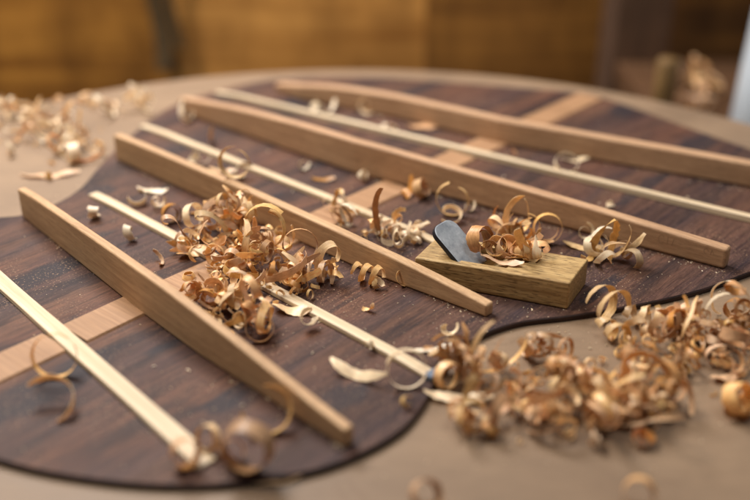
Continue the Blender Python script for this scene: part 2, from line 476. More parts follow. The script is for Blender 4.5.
# ------------------------------------------------------------------ braces
def brace(name, foot, tops, width, mat, label, cat='brace', group=None, bev=0.0011, parent=None, capped=0.0):
    """foot: pixel polyline of the near bottom edge, tops: (x, y) of the near top edge above the same stations"""
    F = [at(*p) for p in foot]
    a, b = F[0], F[-1]
    d = Vector((b.x-a.x, b.y-a.y)); L = d.length; d.normalize()
    nrm = Vector((-d.y, d.x))                      # away from the camera
    if nrm.y < 0: nrm = -nrm
    S = []
    def top_y(x):
        for (xa, ya), (xb, yb) in zip(tops, tops[1:]):
            if xa <= x <= xb: return ya+(yb-ya)*(x-xa)/(xb-xa)
        return tops[0][1] if x < tops[0][0] else tops[-1][1]
    N = 28
    def fpt(u):
        x = foot[0][0]+(foot[-1][0]-foot[0][0])*u
        for (xa, ya), (xb, yb) in zip(foot, foot[1:]):
            if xa <= x <= xb+1e-6: return x, ya+(yb-ya)*(x-xa)/(xb-xa)
        return foot[-1]
    raw = []
    for i in range(N+1):
        # even spacing in metres
        target = a.xy + d*L*i/N
        lo, hi = 0.0, 1.0
        for _ in range(30):
            m = (lo+hi)/2
            if (at(*fpt(m)).xy-a.xy).dot(d) < L*i/N: lo = m
            else: hi = m
        x, y = fpt((lo+hi)/2)
        w = at(x, y)
        # perpendicular rise makes the top drift sideways in the picture: look it up iteratively
        h = 0.015
        for _ in range(6):
            P = Vector((w.x, w.y, h))-EYE
            xx = 375+FPX*P.dot(RT)/P.dot(FW)
            h = rise(xx, top_y(xx), w)
        s = (w.xy-a.xy).dot(d); off = (w.xy-a.xy).dot(nrm)
        raw.append((s, off, h))
    hs = [r[2] for r in raw]
    for _ in range(6):
        hs = [hs[0]]+[(hs[i-1]+2*hs[i]+hs[i+1])/4 for i in range(1, N)]+[hs[-1]]
    verts = []; faces = []
    for (s, off, _), h in zip(raw, hs):
        o0, o1 = off, off+width
        verts += [(s, o0, 0), (s, o1, 0), (s, o1, h-ZP), (s, o0, h-ZP)]
    for i in range(N):
        for k in range(4):
            k2 = (k+1) % 4
            faces.append((i*4+k, i*4+4+k, i*4+4+k2, i*4+k2))
    faces += [(0, 1, 2, 3), (N*4+3, N*4+2, N*4+1, N*4)]
    me = mesh(name, verts, faces)
    bm = bmesh.new(); bm.from_mesh(me); bmesh.ops.recalc_face_normals(bm, faces=bm.faces); bm.to_mesh(me); bm.free()
    o = link(name, me, mat)
    o.location = (a.x, a.y, ZP+0.0002)
    ang = math.atan2(d.y, d.x)
    o.rotation_euler = (0, 0, ang)
    if (Vector((-math.sin(ang), math.cos(ang)))-nrm).length > 0.1:
        for vv in me.vertices: vv.co.y = -vv.co.y
        me.flip_normals()
    bevel(o, bev, 3)
    if label: tag(o, label, cat, group)
    return o, raw, hs

GB = 'tall braces across the guitar back'
GS = 'low spruce strips across the guitar back'
bA = brace('tall_brace', [(22, 217), (140, 312), (200, 356), (345, 449)], [(20, 189), (140, 272), (200, 316), (343, 431)], 0.0052, M['brace'],
      'tall tan brace nearest the camera, at the left of the big heap', 'brace', GB)
bD = brace('tall_brace', [(116, 160), (368, 273), (486, 318)], [(115, 135), (240, 188), (368, 246), (430, 276), (484, 306)], 0.0060, M['brace'],
      'tall tan brace ending just in front of the small wooden plane', 'brace', GB)
bF = brace('tall_brace', [(180, 113), (280, 148), (352, 173), (460, 201), (614, 241), (724, 270)],
      [(180, 98), (240, 109), (320, 131), (460, 171), (630, 220), (724, 250)], 0.0070, M['brace_b'],
      'long tan brace passing right behind the small wooden plane', 'brace', GB, 0.0016)
bH = brace('tall_brace', [(275, 92), (300, 100), (400, 119), (500, 144), (750, 188), (800, 197)],
      [(272, 84), (300, 84), (340, 87), (400, 98), (460, 111), (500, 120), (750, 164), (800, 174)], 0.0085, M['brace_b'],
      'farthest tall tan brace, running out of the photo at right', 'brace', GB, 0.0016)

# low strips: centre line + width, thin
def strip(c0, c1, width, h, label, nm='spruce_strip'):
    a, b = at(*c0), at(*c1)
    d = (b-a); L = d.length; ang = math.atan2(d.y, d.x)
    N = 20; vs = []; fs = []
    for i in range(N+1):
        u = i/N; e = min(u, 1-u)*L
        hh = h*min(1, 0.55+0.45*e/0.02) * (1+0.02*math.sin(i*1.3))
        w = width/2*(1+0.03*math.sin(i*0.9+L*50))
        vs += [(u*L, -w, 0), (u*L, w, 0), (u*L, w*0.92, hh), (u*L, -w*0.92, hh)]
    for i in range(N):
        for k in range(4):
            k2 = (k+1) % 4
            fs.append((i*4+k, i*4+4+k, i*4+4+k2, i*4+k2))
    fs += [(0, 1, 2, 3), (N*4+3, N*4+2, N*4+1, N*4)]
    me = mesh(nm, vs, fs)
    bm = bmesh.new(); bm.from_mesh(me); bmesh.ops.recalc_face_normals(bm, faces=bm.faces); bm.to_mesh(me); bm.free()
    o = link(nm, me, M['spruce'])
    o.location = (a.x, a.y, ZP+0.0002); o.rotation_euler = (0, 0, ang)
    bevel(o, 0.0003, 2)
    tag(o, label, 'wood strip', GS)
    return o, L
strip((-75, 216), (207, 466), 0.0092, 0.0022, 'low pale strip at the left, nearest the camera of the flat strips')
sC, LC = strip((93, 195), (432, 377), 0.0066, 0.0024, 'low pale strip under the big heap of shavings, with a blue grey end')
strip((143, 127), (436, 243), 0.0058, 0.0026, 'low pale strip ending under the blade of the wooden plane')
strip((217, 94), (790, 231), 0.0052, 0.0038, 'long low pale strip directly behind the long brace near the plane')
tip = box('painted_end', 0.0045, 0.0074, 0.0026, M['blue'], sC, (LC+0.0005, 0, 0), 0.0003)

# centre strip pieces between the braces
def crosses(foot0, foot1):
    a, b = loc(at(*foot0)), loc(at(*foot1))
    t = (0-a[1])/(b[1]-a[1])
    return a[0]+(b[0]-a[0])*t
cuts = []
for (p, q, w, side) in (((22, 217), (345, 449), 0.0068, 1), ((116, 160), (486, 318), 0.0072, 1), ((352, 173), (614, 241), 0.0070, 1), ((400, 119), (750, 188), 0.0085, 1)):
    x = crosses(p, q); cuts.append((x-0.0006, x+w+0.0010))
for (p, q, w) in (((-75, 216), (207, 466), 0.0092), ((93, 195), (432, 377), 0.0066), ((143, 127), (436, 243), 0.0064), ((217, 94), (790, 231), 0.0062)):
    x = crosses(p, q); cuts.append((x-w/2-0.0006, x+w/2+0.0006))
cuts.sort()
edgesx = [x0]+[k for c in cuts for k in c]+[x1]
for i in range(0, len(edgesx), 2):
    a_, b_ = edgesx[i], edgesx[i+1]
    if b_-a_ < 0.003: continue
    ch = 0.0022; hgt = 0.0011; r2 = random.Random(i)
    sk = 0.0007
    ps = [(a_, v_lo), (b_, v_lo+r2.uniform(-sk, sk)), (b_, v_hi+r2.uniform(-sk, sk)), (a_, v_hi)]
    vs = [(x, y, ZP+0.00005) for x, y in ps] + [(ps[0][0], ps[0][1]+0.0008, ZP+hgt), (ps[1][0], ps[1][1]+0.0008, ZP+hgt),
          (ps[2][0], ps[2][1]-0.0008, ZP+hgt), (ps[3][0], ps[3][1]-0.0008, ZP+hgt)]
    fs = [(0, 3, 2, 1), (4, 5, 6, 7), (0, 1, 5, 4), (1, 2, 6, 5), (2, 3, 7, 6), (3, 0, 4, 7)]
    link('centre_strip', mesh('centre_strip', vs, fs), M['crossgrain'], back)

# pencil marks on the end of the long brace
oF, rawF, hF = bF
def pencil(px, py, pts2):
    # short graphite strokes drawn on the near face of the long brace
    w = at(px, 262)
    mw = oF.matrix_basis.inverted()
    s = (mw @ Vector((w.x, w.y, ZP))).x
    best = min(range(len(rawF)), key=lambda i: abs(rawF[i][0]-s))
    yo = rawF[best][1]
    if best+1 < len(rawF):
        pass
    return s, yo
def pencil_marks():
    vs, fs = [], []
    sgn = 1
    def stroke(P, wd=0.00022):
        for (ax, az), (bx, bz) in zip(P, P[1:]):
            dx, dz = bx-ax, bz-az; l = math.hypot(dx, dz) or 1; nx, nz = -dz/l*wd/2, dx/l*wd/2
            k = len(vs)
            def y(s):
                for i in range(len(rawF)-1):
                    if rawF[i][0] <= s <= rawF[i+1][0]:
                        t = (s-rawF[i][0])/(rawF[i+1][0]-rawF[i][0]); return (rawF[i][1]+(rawF[i+1][1]-rawF[i][1])*t)
                return rawF[-1][1]
            e = 0.00006
            for (x, z) in ((ax+nx, az+nz), (bx+nx, bz+nz), (bx-nx, bz-nz), (ax-nx, az-nz)):
                vs.append((x, y(x)-e, z))
            fs.append((k, k+1, k+2, k+3))
    Lr = rawF[-1][0]
    import itertools
    def loop(cx, cz, r, sy=1.3, a0=0, a1=6.0):
        stroke([(cx+r*math.cos(a0+(a1-a0)*i/12), cz+r*sy*math.sin(a0+(a1-a0)*i/12)) for i in range(13)])
    loop(Lr-0.036, 0.0085, 0.0016, 1.6, 0.6, 5.6)
    stroke([(Lr-0.0325, 0.006), (Lr-0.0325, 0.0108)]); stroke([(Lr-0.030, 0.006), (Lr-0.029, 0.0105)])
    loop(Lr-0.011, 0.0082, 0.0012, 1.2, 0, 5); stroke([(Lr-0.0085, 0.0065), (Lr-0.008, 0.0098), (Lr-0.0065, 0.0068)])
    o = link('pencil_mark', mesh('pencil_mark', vs, fs), M['graphite'], oF)
    return o
pencil_marks()

# ------------------------------------------------------------------ small wooden plane
pa, pb, pc = at(413, 281), at(567, 310), at(588, 285)
ax = (pb-pa); Lp = ax.length; ang = math.atan2(ax.y, ax.x)
Wp = 0.0300
hp = rise(567, 284, pb)-ZP
plane = empty('wooden_plane', (pa.x, pa.y, ZP+0.0003), ang)
tag(plane, 'small block shaped wooden hand plane with a steel blade, lying on the guitar back', 'hand plane')
def plane_body():
    bm = bmesh.new()
    Ltop = 0.0
    vs = [bm.verts.new(p) for p in ((0, 0, 0), (Lp, 0, 0), (Lp+0.0036, Wp, 0), (0.0035, Wp, 0),
                                    (0.0008, 0, hp*0.93), (Lp, 0, hp), (Lp+0.0036, Wp, hp), (0.0042, Wp, hp*0.93))]
    for q in ((0, 3, 2, 1), (4, 5, 6, 7), (0, 1, 5, 4), (1, 2, 6, 5), (2, 3, 7, 6), (3, 0, 4, 7)):
        bm.faces.new([vs[i] for i in q])
    bmesh.ops.subdivide_edges(bm, edges=[e for e in bm.edges], cuts=5, use_grid_fill=True)
    for vv in bm.verts:
        k = noise.noise(vv.co*120)*0.00022
        vv.co.z += k; vv.co.y += noise.noise(vv.co*90+Vector((5, 0, 0)))*0.00018
    me = bpy.data.meshes.new('body'); bm.to_mesh(me); bm.free()
    body = link('body', me, M['boxwood'], plane)
    bevel(body, 0.0008, 3)
    # throat cut
    cx0 = Lp*0.30
    cut = [(cx0-0.010, hp+0.004), (cx0+0.030, hp+0.004), (cx0+0.010, 0.0025), (cx0+0.005, 0.0025)]
    v2 = [(x, y, z) for y in (0.005, Wp-0.005) for x, z in cut]
    f2 = [(0, 1, 2, 3), (7, 6, 5, 4)]+[(i, i+4, (i+1) % 4+4, (i+1) % 4) for i in range(4)]
    mc = mesh('cut', v2, f2)
    b2 = bmesh.new(); b2.from_mesh(mc); bmesh.ops.recalc_face_normals(b2, faces=b2.faces); b2.to_mesh(mc); b2.free()
    cutter = bpy.data.objects.new('cut', mc); COL.objects.link(cutter); cutter.parent = plane
    m = body.modifiers.new('throat', 'BOOLEAN'); m.object = cutter; m.operation = 'DIFFERENCE'; m.solver = 'EXACT'
    bpy.context.view_layer.update()
    dg = bpy.context.evaluated_depsgraph_get()
    nm = bpy.data.meshes.new_from_object(body.evaluated_get(dg))
    body.modifiers.clear(); body.data = nm
    bpy.data.objects.remove(cutter)
    return cx0
cx0 = plane_body()
PT0 = ZP+0.0003+hp
def blade():
    # rounded-top iron leaning back towards the heel
    w = 0.0190; th = 0.0032; L = 0.0305; rr = 0.0062
    out = []
    for k in range(9):
        a = PI/2*k/8
        out.append((w/2-rr+rr*math.cos(a), L-rr+rr*math.sin(a)))
    for k in range(9):
        a = PI/2+PI/2*k/8
        out.append((-w/2+rr+rr*math.cos(a), L-rr+rr*math.sin(a)))
    out = [(w/2, 0)]+out+[(-w/2, 0)]
    n = len(out)
    v = [(0.0, x, y) for x, y in out]+[(th, x, y) for x, y in out]
    f = [tuple(range(n))[::-1], tuple(range(n, 2*n))]+[(i, (i+1) % n, n+(i+1) % n, n+i) for i in range(n)]
    me = mesh('blade', v, f)
    me.materials.append(M['steel']); me.materials.append(M['steel_side'])
    b2 = bmesh.new(); b2.from_mesh(me); bmesh.ops.recalc_face_normals(b2, faces=b2.faces); b2.to_mesh(me); b2.free()
    for p in me.polygons:
        if abs(p.normal.x) < 0.5: p.material_index = 1
    o = bpy.data.objects.new('blade', me); COL.objects.link(o); o.parent = plane
    pw = at(459, 251, PT0); rel = Vector((pw.x-pa.x, pw.y-pa.y))
    lx, ly = rel.x*math.cos(ang)+rel.y*math.sin(ang), -rel.x*math.sin(ang)+rel.y*math.cos(ang)
    rm = Matrix.Rotation(-R(17), 4, 'Z') @ Matrix.Rotation(-R(53), 4, 'Y')
    dv = rm @ Vector((0, 0, 1))
    o.location = (lx-dv.x*0.013, ly-dv.y*0.013, hp-dv.z*0.013)
    o.rotation_euler = rm.to_euler()
    bevel(o, 0.0007, 2)
    return o
blade()
# ------------------------------------------------------------------ shavings
def ribbon(pts, wdir, wid, th=0.00018, cup=0.0):
    """closed thin strip: pts centreline, wdir unit width directions, wid half widths"""
    n = len(pts); v = []; f = []; uvs = []
    run = 0.0
    for i in range(n):
        p = pts[i]
        tg = (pts[min(i+1, n-1)]-pts[max(i-1, 0)])
        if tg.length < 1e-9: tg = Vector((1, 0, 0))
        tg.normalize()
        w = (wdir[i]-tg*wdir[i].dot(tg)).normalized()
        nn = tg.cross(w)
        if i: run += (pts[i]-pts[i-1]).length
        for side in (1, -1):
            for s in (-1, 0, 1):
                a = wid[i][0] if s < 0 else wid[i][1]
                v.append(p + w*(s*a) + nn*(side*th/2 + (cup*a if s == 0 else 0)))
                uvs.append((run/0.004, s*0.5))
    for i in range(n-1):
        a, b = i*6, i*6+6
        f += [(a, a+1, b+1, b), (a+1, a+2, b+2, b+1)]
        f += [(a+3, b+3, b+4, a+4), (a+4, b+4, b+5, a+5)]
        f += [(a, b, b+3, a+3), (a+2, a+5, b+5, b+2)]
    f += [(0, 3, 4, 1), (1, 4, 5, 2)]
    e = (n-1)*6
    f += [(e, e+1, e+4, e+3), (e+1, e+2, e+5, e+4)]
    me = mesh('wood_shaving', v, f)
    sm = []
    k = len(f)
    for i, p in enumerate(me.polygons):
        sm.append(i < (n-1)*6 and (i % 6) < 4)
    me.polygons.foreach_set('use_smooth', sm)
    uvl = me.uv_layers.new(name='UVMap')
    for lp in me.loops:
        uvl.data[lp.index].uv = uvs[lp.vertex_index]
    me.set_sharp_from_angle(angle=R(60))
    return me

def curl_mesh(r0, r1, turns, width, pitch, rn, cone=0.0, wob=0.12, ragged=0.25, per=20, taper=0.6, bend=0.0):
    """r0 -> r1 spiral about local Y, pitch = metres per turn along Y"""
    n = max(8, int(per*turns)+1)
    ph = rn.uniform(0, 9)
    P, W, H = [], [], []
    s1, s2 = rn.uniform(-1, 1)*taper, rn.uniform(-1, 1)*taper
    for i in range(n):
        u = i/(n-1); th = 2*PI*turns*u
        r = (r0+(r1-r0)*u**0.8)*(1+wob*noise.noise(Vector((ph, u*turns*1.2, 3))))
        y = pitch*turns*(u-0.5) + 0.5*width*wob*noise.noise(Vector((ph+7, u*turns*1.6, 1)))
        x, z = r*math.cos(th), r*math.sin(th)
        z += bend*(y*y)
        P.append(Vector((x, y, z)))
        rad = Vector((math.cos(th), 0, math.sin(th)))
        tw = cone+0.35*wob*noise.noise(Vector((ph+3, u*turns, 5)))*2
        W.append((Vector((0, 1, 0))*math.cos(tw)+rad*math.sin(tw)).normalized())
        e = min(1, u/0.12) if s1 > 0 else 1
        g = min(1, (1-u)/0.15) if s2 > 0 else 1
        k = (0.35+0.65*e)*(0.3+0.7*g)
        j1 = 1+ragged*noise.noise(Vector((ph, i*0.55, 11)))
        j2 = 1+ragged*noise.noise(Vector((ph, i*0.55, 21)))
        H.append((width/2*k*j1, width/2*k*j2))
    return ribbon(P, W, H, rn.uniform(0.00014, 0.00024), rn.uniform(-0.06, 0.06))

def wild_mesh(r, width, turns, rn, per=9, minr=0.5):
    """irregular curl: curvature, twist and sideways drift all wander along the ribbon"""
    L = 2*PI*r*turns
    n = max(12, int(turns*20)+6); ds = L/n; ph = rn.uniform(0, 50)
    T = Vector((1, 0, 0)); W = Vector((0, 1, 0)); p = Vector((0, 0, 0))
    P, WW, H = [], [], []
    drift = rn.uniform(-1, 1)*0.55/r; twist = rn.uniform(-1, 1)*0.30/r
    tight = rn.uniform(-0.6, 0.9)
    e0, e1 = rn.uniform(0.15, 0.9), rn.uniform(0.1, 0.8)
    torn = rn.random() < 0.4
    for i in range(n+1):
        u = i/n
        k = (1/r)*(1+tight*(u-0.5)*1.4)*(0.95+1.5*noise.noise(Vector((ph, u*turns*2.2, 0))))
        if turns < 0.9: k *= 0.75
        P.append(p.copy()); WW.append(W.copy())
        wv = (e0+(1-e0)*min(1, u/0.14))*(e1+(1-e1)*min(1, (1-u)/0.18))
        a = 1+0.45*noise.noise(Vector((ph, u*turns*5, 7))); b = 1+0.45*noise.noise(Vector((ph, u*turns*5, 17)))
        if torn:
            a *= 1-0.7*max(0, noise.noise(Vector((ph, i*0.9, 31)))); b *= 1-0.7*max(0, noise.noise(Vector((ph, i*0.9, 41))))
        H.append((width/2*wv*a, width/2*wv*b))
        R1 = Matrix.Rotation(-k*ds, 3, W); T = R1 @ T
        R2 = Matrix.Rotation((twist+0.5/r*noise.noise(Vector((ph+5, u*turns*1.5, 2))))*ds, 3, T); W = R2 @ W
        N = T.cross(W)
        R3 = Matrix.Rotation(drift*ds, 3, N); T = R3 @ T; W = R3 @ W
        W = (W-T*W.dot(T)).normalized()
        p = p + T*ds + W*(abs(drift)*width*0.35*ds)
    return ribbon(P, WW, H, rn.uniform(0.00010, 0.00018), rn.uniform(-0.12, 0.12))

def wave_mesh(L, width, bendr, twist, rn, up=1.0):
    """long open flake, curved in an arc of radius bendr lying on the ground plane or arched"""
    n = 26; ph = rn.uniform(0, 9); P, W, H = [], [], []
    for i in range(n):
        u = i/(n-1); a = (u-0.5)*L/bendr
        x = bendr*math.sin(a); yy = bendr*(1-math.cos(a))*(1-up); zz = bendr*(1-math.cos(a))*up
        P.append(Vector((x, yy, zz+0.002*noise.noise(Vector((ph, u*3, 0)))*L/0.03)))
        tw = twist*(u-0.5)+0.4*noise.noise(Vector((ph, u*2, 4)))
        W.append(Vector((0.0, math.cos(tw), math.sin(tw))))
        k = (0.3+0.7*min(1, u/0.2))*(0.3+0.7*min(1, (1-u)/0.25))
        H.append((width/2*k*(1+0.25*noise.noise(Vector((ph, i*0.5, 2)))), width/2*k*(1+0.25*noise.noise(Vector((ph, i*0.5, 9))))))
    return ribbon(P, W, H, 0.0002, 0.08)

count = [0]
def place(me, mat, pos, axis=None, spin=0.0, rest=None, rot=None, label=None, group=None, nm='wood_shaving'):
    """bake the orientation into the mesh, then put its lowest point at height pos.z"""
    if rot is None:
        a = Vector(axis).normalized()
        q = Vector((0, 1, 0)).rotation_difference(a).to_matrix().to_4x4()
        rot = q @ Matrix.Rotation(spin, 4, 'Y')
    me.transform(rot)
    zs = min(v.co.z for v in me.vertices)
    cx = sum(v.co.x for v in me.vertices)/len(me.vertices); cy = sum(v.co.y for v in me.vertices)/len(me.vertices)
    me.transform(Matrix.Translation((-cx, -cy, -zs)))
    o = link(nm, me, M[mat]); o.name = nm
    o.location = pos
    tag(o, label, 'wood shaving', group)
    count[0] += 1
    return o

def ground(p):
    """what carries a shaving at world point p: guitar back or bench board"""
    l = loc(p)
    inside = False
    for i in range(n_cp):
        a, b = cpL[i], cpL[(i+1) % n_cp]
        if (a.y > l[1]) != (b.y > l[1]) and l[0] < (b.x-a.x)*(l[1]-a.y)/(b.y-a.y)+a.x: inside = not inside
    return ZP+0.0002 if inside else 0.0003
cpL = cp; n_cp = len(cp)

def px2m(px, p):            # size in picture pixels -> metres at the distance of p
    return px*(Vector(p)-EYE).dot(FW)/FPX

CAMDIR = Vector((0, -1, 0))
def key(px, py, rpx, wpx, turns, mat, label, az=-90, el=10, spin=0.0, pitch=0.2, grow=0.3, z=None, cone=0.0, seed=0, wob=0.12, group=None, zadd=0.0, per=20):
    """one recognisable curl: (px, py) is the centre of its foot on what carries it; rpx, wpx its radius and width in photo pixels"""
    rn = random.Random(int(px*7+py*13+seed))
    w = at(px, py, ZP if z is None else z)
    g = ground(w) if z is None else z
    w = at(px, py, g)
    r = px2m(rpx, w); wd = px2m(wpx, w)
    if rpx <= 9:
        me = wild_mesh(r*0.9, wd*0.8, min(turns, 1.0)*rn.uniform(0.7, 1.25), rn)
    else: me = curl_mesh(r*(1-grow), r, turns, wd*0.85, pitch*wd, rn, cone+rn.uniform(-0.25, 0.25), max(wob, 0.2), ragged=0.4, per=per)
    a = Vector((math.cos(R(az))*math.cos(R(el)), math.sin(R(az))*math.cos(R(el)), math.sin(R(el))))
    return place(me, mat, (w.x, w.y, g+zadd), a, R(spin), label=label, group=group)

def flake(px, py, Lpx, wpx, mat, label, az=0, bend=1.0, up=0.5, tw=0.6, roll=0, seed=0, z=None, zadd=0.0, group=None):
    rn = random.Random(int(px*5+py*11+seed))
    w = at(px, py, ZP if z is None else z); g = ground(w) if z is None else z; w = at(px, py, g)
    L = px2m(Lpx, w); wd = px2m(wpx, w)
    me = wave_mesh(L, wd, L/bend, tw, rn, up)
    rot = Matrix.Rotation(R(az), 4, 'Z') @ Matrix.Rotation(R(roll), 4, 'X')
    return place(me, mat, (w.x, w.y, g+zadd), rot=rot, label=label, group=group)

def upright(px, py, hpx, wpx, mat, label, lean=0.2, hook=0.5, face=0.4, twist=0.35, seed=0, zadd=0.0, z=None):
    rn = random.Random(int(px*5+py*11+seed))
    w = at(px, py, ZP if z is None else z); g = ground(w) if z is None else z; w = at(px, py, g)
    h = px2m(hpx, w)/0.88; wd = px2m(wpx, w)
    n = 26; ph = rn.uniform(0, 9); P, W, H = [], [], []
    ang = 0.0; p = Vector((0, 0, 0))
    for i in range(n):
        u = i/(n-1)
        a = lean + hook*2.6*max(0, u-0.45)**1.3*1.8 - 1.3*max(0, 0.25-u)*4*(1 if hook > 0 else -1)
        p = p + Vector((math.sin(a), 0.25*math.sin(u*3+ph), math.cos(a)))*h*1.25/n
        P.append(p.copy())
        tw = face + twist*(u-0.5)
        W.append(Vector((math.cos(tw), math.sin(tw), 0)))
        k = 0.8*(0.85+0.15*min(1, u/0.1))*(0.75+0.25*min(1, (1-u)/0.06))
        H.append((wd/2*k*(1+0.25*noise.noise(Vector((ph, i*0.5, 2)))), wd/2*k*(1+0.25*noise.noise(Vector((ph, i*0.5, 9))))))
    return place(ribbon(P, W, H, 0.0002, 0.05), mat, (w.x, w.y, g+zadd), rot=Matrix.Identity(4), label=label)

HEAPED = []
def rand_curl(rn, size, mats, P, zlow, label, group, flat=0.4):
    t = rn.random()
    wd = size*rn.uniform(0.28, 0.66)
    if t < 0.62:
        me = wild_mesh(size*rn.uniform(0.45, 1.05), wd, rn.uniform(0.55, 1.7), rn)
    elif t < 0.78:
        me = wild_mesh(size*rn.uniform(0.3, 0.5), wd*0.8, rn.uniform(1.4, 2.6), rn)
    elif t < 0.88:   # ring / spiral
        me = curl_mesh(size*rn.uniform(0.35, 0.8), size*rn.uniform(0.7, 1.1), rn.uniform(0.7, 1.5), wd*0.8, wd*rn.uniform(-0.5, 1.2), rn, rn.uniform(-0.5, 0.5), wob=0.3)
    else:
        L = size*rn.uniform(2.2, 4.0)
        me = wave_mesh(L, wd*0.8, L/rn.uniform(0.8, 2.8), rn.uniform(-1.5, 1.5), rn, rn.uniform(0.5, 1))
    az = rn.uniform(0, 2*PI); el = rn.uniform(-0.5, 0.5) if rn.random() > flat*0.5 else rn.uniform(0.8, 1.5)
    a = Vector((math.cos(az)*math.cos(el), math.sin(az)*math.cos(el), math.sin(el)))
    HEAPED.append(place(me, rn.choice(mats), (P.x, P.y, zlow), a, rn.uniform(0, 6.28), label=label, group=group))

def inpoly(x, y, poly):
    c = False
    for i in range(len(poly)):
        (ax_, ay), (bx, by) = poly[i], poly[(i+1) % len(poly)]
        if (ay > y) != (by > y) and x < (bx-ax_)*(y-ay)/(by-ay)+ax_: c = not c
    return c

def heap(blobs, N, size, mats, label, group, seed, hmax, flat=0.4):
    """blobs: (px, py, sx, sy, weight, height factor); height falls off from each centre"""
    rn = random.Random(seed)
    tot = sum(b[4] for b in blobs)
    for i in range(N):
        k = rn.uniform(0, tot)
        for b in blobs:
            k -= b[4]
            if k <= 0: break
        while True:
            gx, gy = rn.gauss(0, 0.62), rn.gauss(0, 0.62)
            if gx*gx+gy*gy < 1.3: break
        w = at(b[0]+gx*b[2], b[1]+gy*b[3], ZP)
        g = ground(w); w = at(b[0]+gx*b[2], b[1]+gy*b[3], g)
        env = math.exp(-(gx*gx+gy*gy)*1.3)*hmax*b[5]
        z = g + env*rn.random()**0.8
        rand_curl(rn, size*rn.uniform(0.7, 1.2), mats, w, z, label, group, flat)

# --- the big heap between the two near braces (its pieces cannot be told apart)
heap([(234, 236, 22, 14, 1.5, 1.9), (205, 258, 32, 18, 1.0, 0.9), (258, 268, 36, 18, 1.4, 1.2), (215, 305, 30, 16, 1.2, 0.5), (305, 284, 30, 10, 0.9, 0.6),
      (255, 325, 20, 14, 0.8, 0.4)],
     150, 0.0066, ['gold', 'gold', 'pink', 'amber'], 'golden curled shaving in the big heap between the two nearest tall braces',
     'shavings heaped between the braces', 5, 0.015)
# --- the blurred heap on the board in front
heap([(500, 385, 34, 16, 1.0, 1.0), (455, 372, 14, 8, 0.4, 0.8), (565, 400, 42, 24, 1.7, 1.0), (625, 405, 38, 22, 1.3, 0.9), (510, 425, 52, 16, 0.9, 0.5), (462, 428, 16, 8, 0.2, 0.4), (690, 340, 36, 12, 1.7, 0.9), (735, 338, 20, 14, 0.6, 0.8), (715, 365, 34, 14, 0.8, 0.5), (735, 410, 16, 12, 0.3, 0.5), (660, 415, 30, 14, 0.4, 0.4),
      (650, 345, 24, 10, 0.5, 0.6), (735, 345, 20, 14, 0.4, 0.8), (600, 432, 60, 14, 0.9, 0.5), (545, 360, 30, 8, 0.4, 0.5), (640, 380, 44, 20, 0.7, 0.6)],
     205, 0.0066, ['gold', 'pink', 'amber', 'amber', 'pink'], 'blurred golden brown shaving in the wide heap on the bare board at lower right',
     'shavings heaped on the bare board in front', 8, 0.013)
# --- far left pile
heap([(45, 130, 46, 18, 1.5, 1.1), (125, 104, 50, 5, 0.3, 0.2), (72, 152, 24, 12, 0.7, 0.6), (15, 120, 24, 8, 0.5, 1.0), (110, 112, 40, 6, 0.3, 0.3)],
     64, 0.0068, ['cream', 'pink', 'cream', 'gold'], 'pale blurred shaving in the pile on the far left of the board',
     'shavings piled on the far left', 21, 0.007, 0.6)
# --- behind the second brace, between it and the strip
heap([(395, 238, 26, 9, 1.0, 0.6), (350, 222, 20, 6, 0.5, 0.4), (330, 210, 16, 4, 0.3, 0.3)],
     17, 0.0048, ['gold', 'pink', 'cream', 'cream'], 'small pale shaving in the litter behind the brace left of the wooden plane',
     'small shavings left of the plane', 33, 0.004, 0.7)
# --- left side of the right far shelf
def shelf_heap():
    rn = random.Random(4)
    for i in range(12):
        X = at_depth(rn.uniform(682, 733), 80, 0.95).x; Y = rn.uniform(0.91, 1.03)
        rand_curl(rn, 0.011, ['amber', 'pink', 'gold'], Vector((X, Y, 0)), SZ+0.0005+rn.random()*0.016,
                  'dim brown shaving on the low shelf behind the board, beside the white bottle', 'shavings on the low shelf')
shelf_heap()

# --- recognisable single shavings
key(130, 240, 6, 10, 2.2, 'cream', 'small pale roll alone on the dark wood, above the nearest tall brace', az=-40, el=20, grow=0.7)
key(95, 219, 7, 13, 1.6, 'cream', 'pale curl hanging at the far left end of the strip that runs under the heap', az=-10, el=10, grow=0.4)
flake(152, 192, 34, 8, 'cream', 'pale open flake right of the strip end, top of its small group', az=-10, bend=1.4, up=0.3)
key(140, 204, 10, 8, 0.7, 'cream', 'cream crescent curl left of the brown roll near the second tall brace', az=-70, el=50, spin=120)
key(158, 207, 9, 7, 1.1, 'cream', 'thin cream ring curl standing between the crescent and the brown roll', az=-95, el=20)
key(172, 222, 10, 10, 1.8, 'amber', 'brown rolled curl near the left end of the second tall brace', az=-60, el=15, grow=0.5)
flake(200, 213, 24, 8, 'amber', 'small brown flake lying just right of the brown roll', az=20, bend=1.0, up=0.6)
flake(192, 255, 34, 13, 'gold', 'broad golden flake at the left tip of the big heap, across the strip', az=35, bend=1.3, up=0.8)
key(160, 262, 9, 6, 0.7, 'pink', 'thin grey curl tip behind the middle of the nearest tall brace', az=-60, el=60)
key(312, 330+63, 0.1, 0.1, 1, 'gold', 'x') if False else None
key(308, 328, 8, 13, 2.6, 'cream', 'snail shaped roll sitting on the strip right below the big heap', az=-30, el=30, grow=0.75, zadd=0.0022)
key(261, 340, 15, 8, 1.25, 'pink', 'round ring curl at the lowest corner of the big heap', az=-80, el=35, grow=0.15)
key(155+78, 322, 15, 8, 1.4, 'gold', 'ring curl beside the nearest tall brace at the left foot of the heap', az=-70, el=40, grow=0.2)
key(300, 270, 20, 9, 1.0, 'pink', 'wide open hoop standing on the right shoulder of the big heap', az=-80, el=8, zadd=0.004)
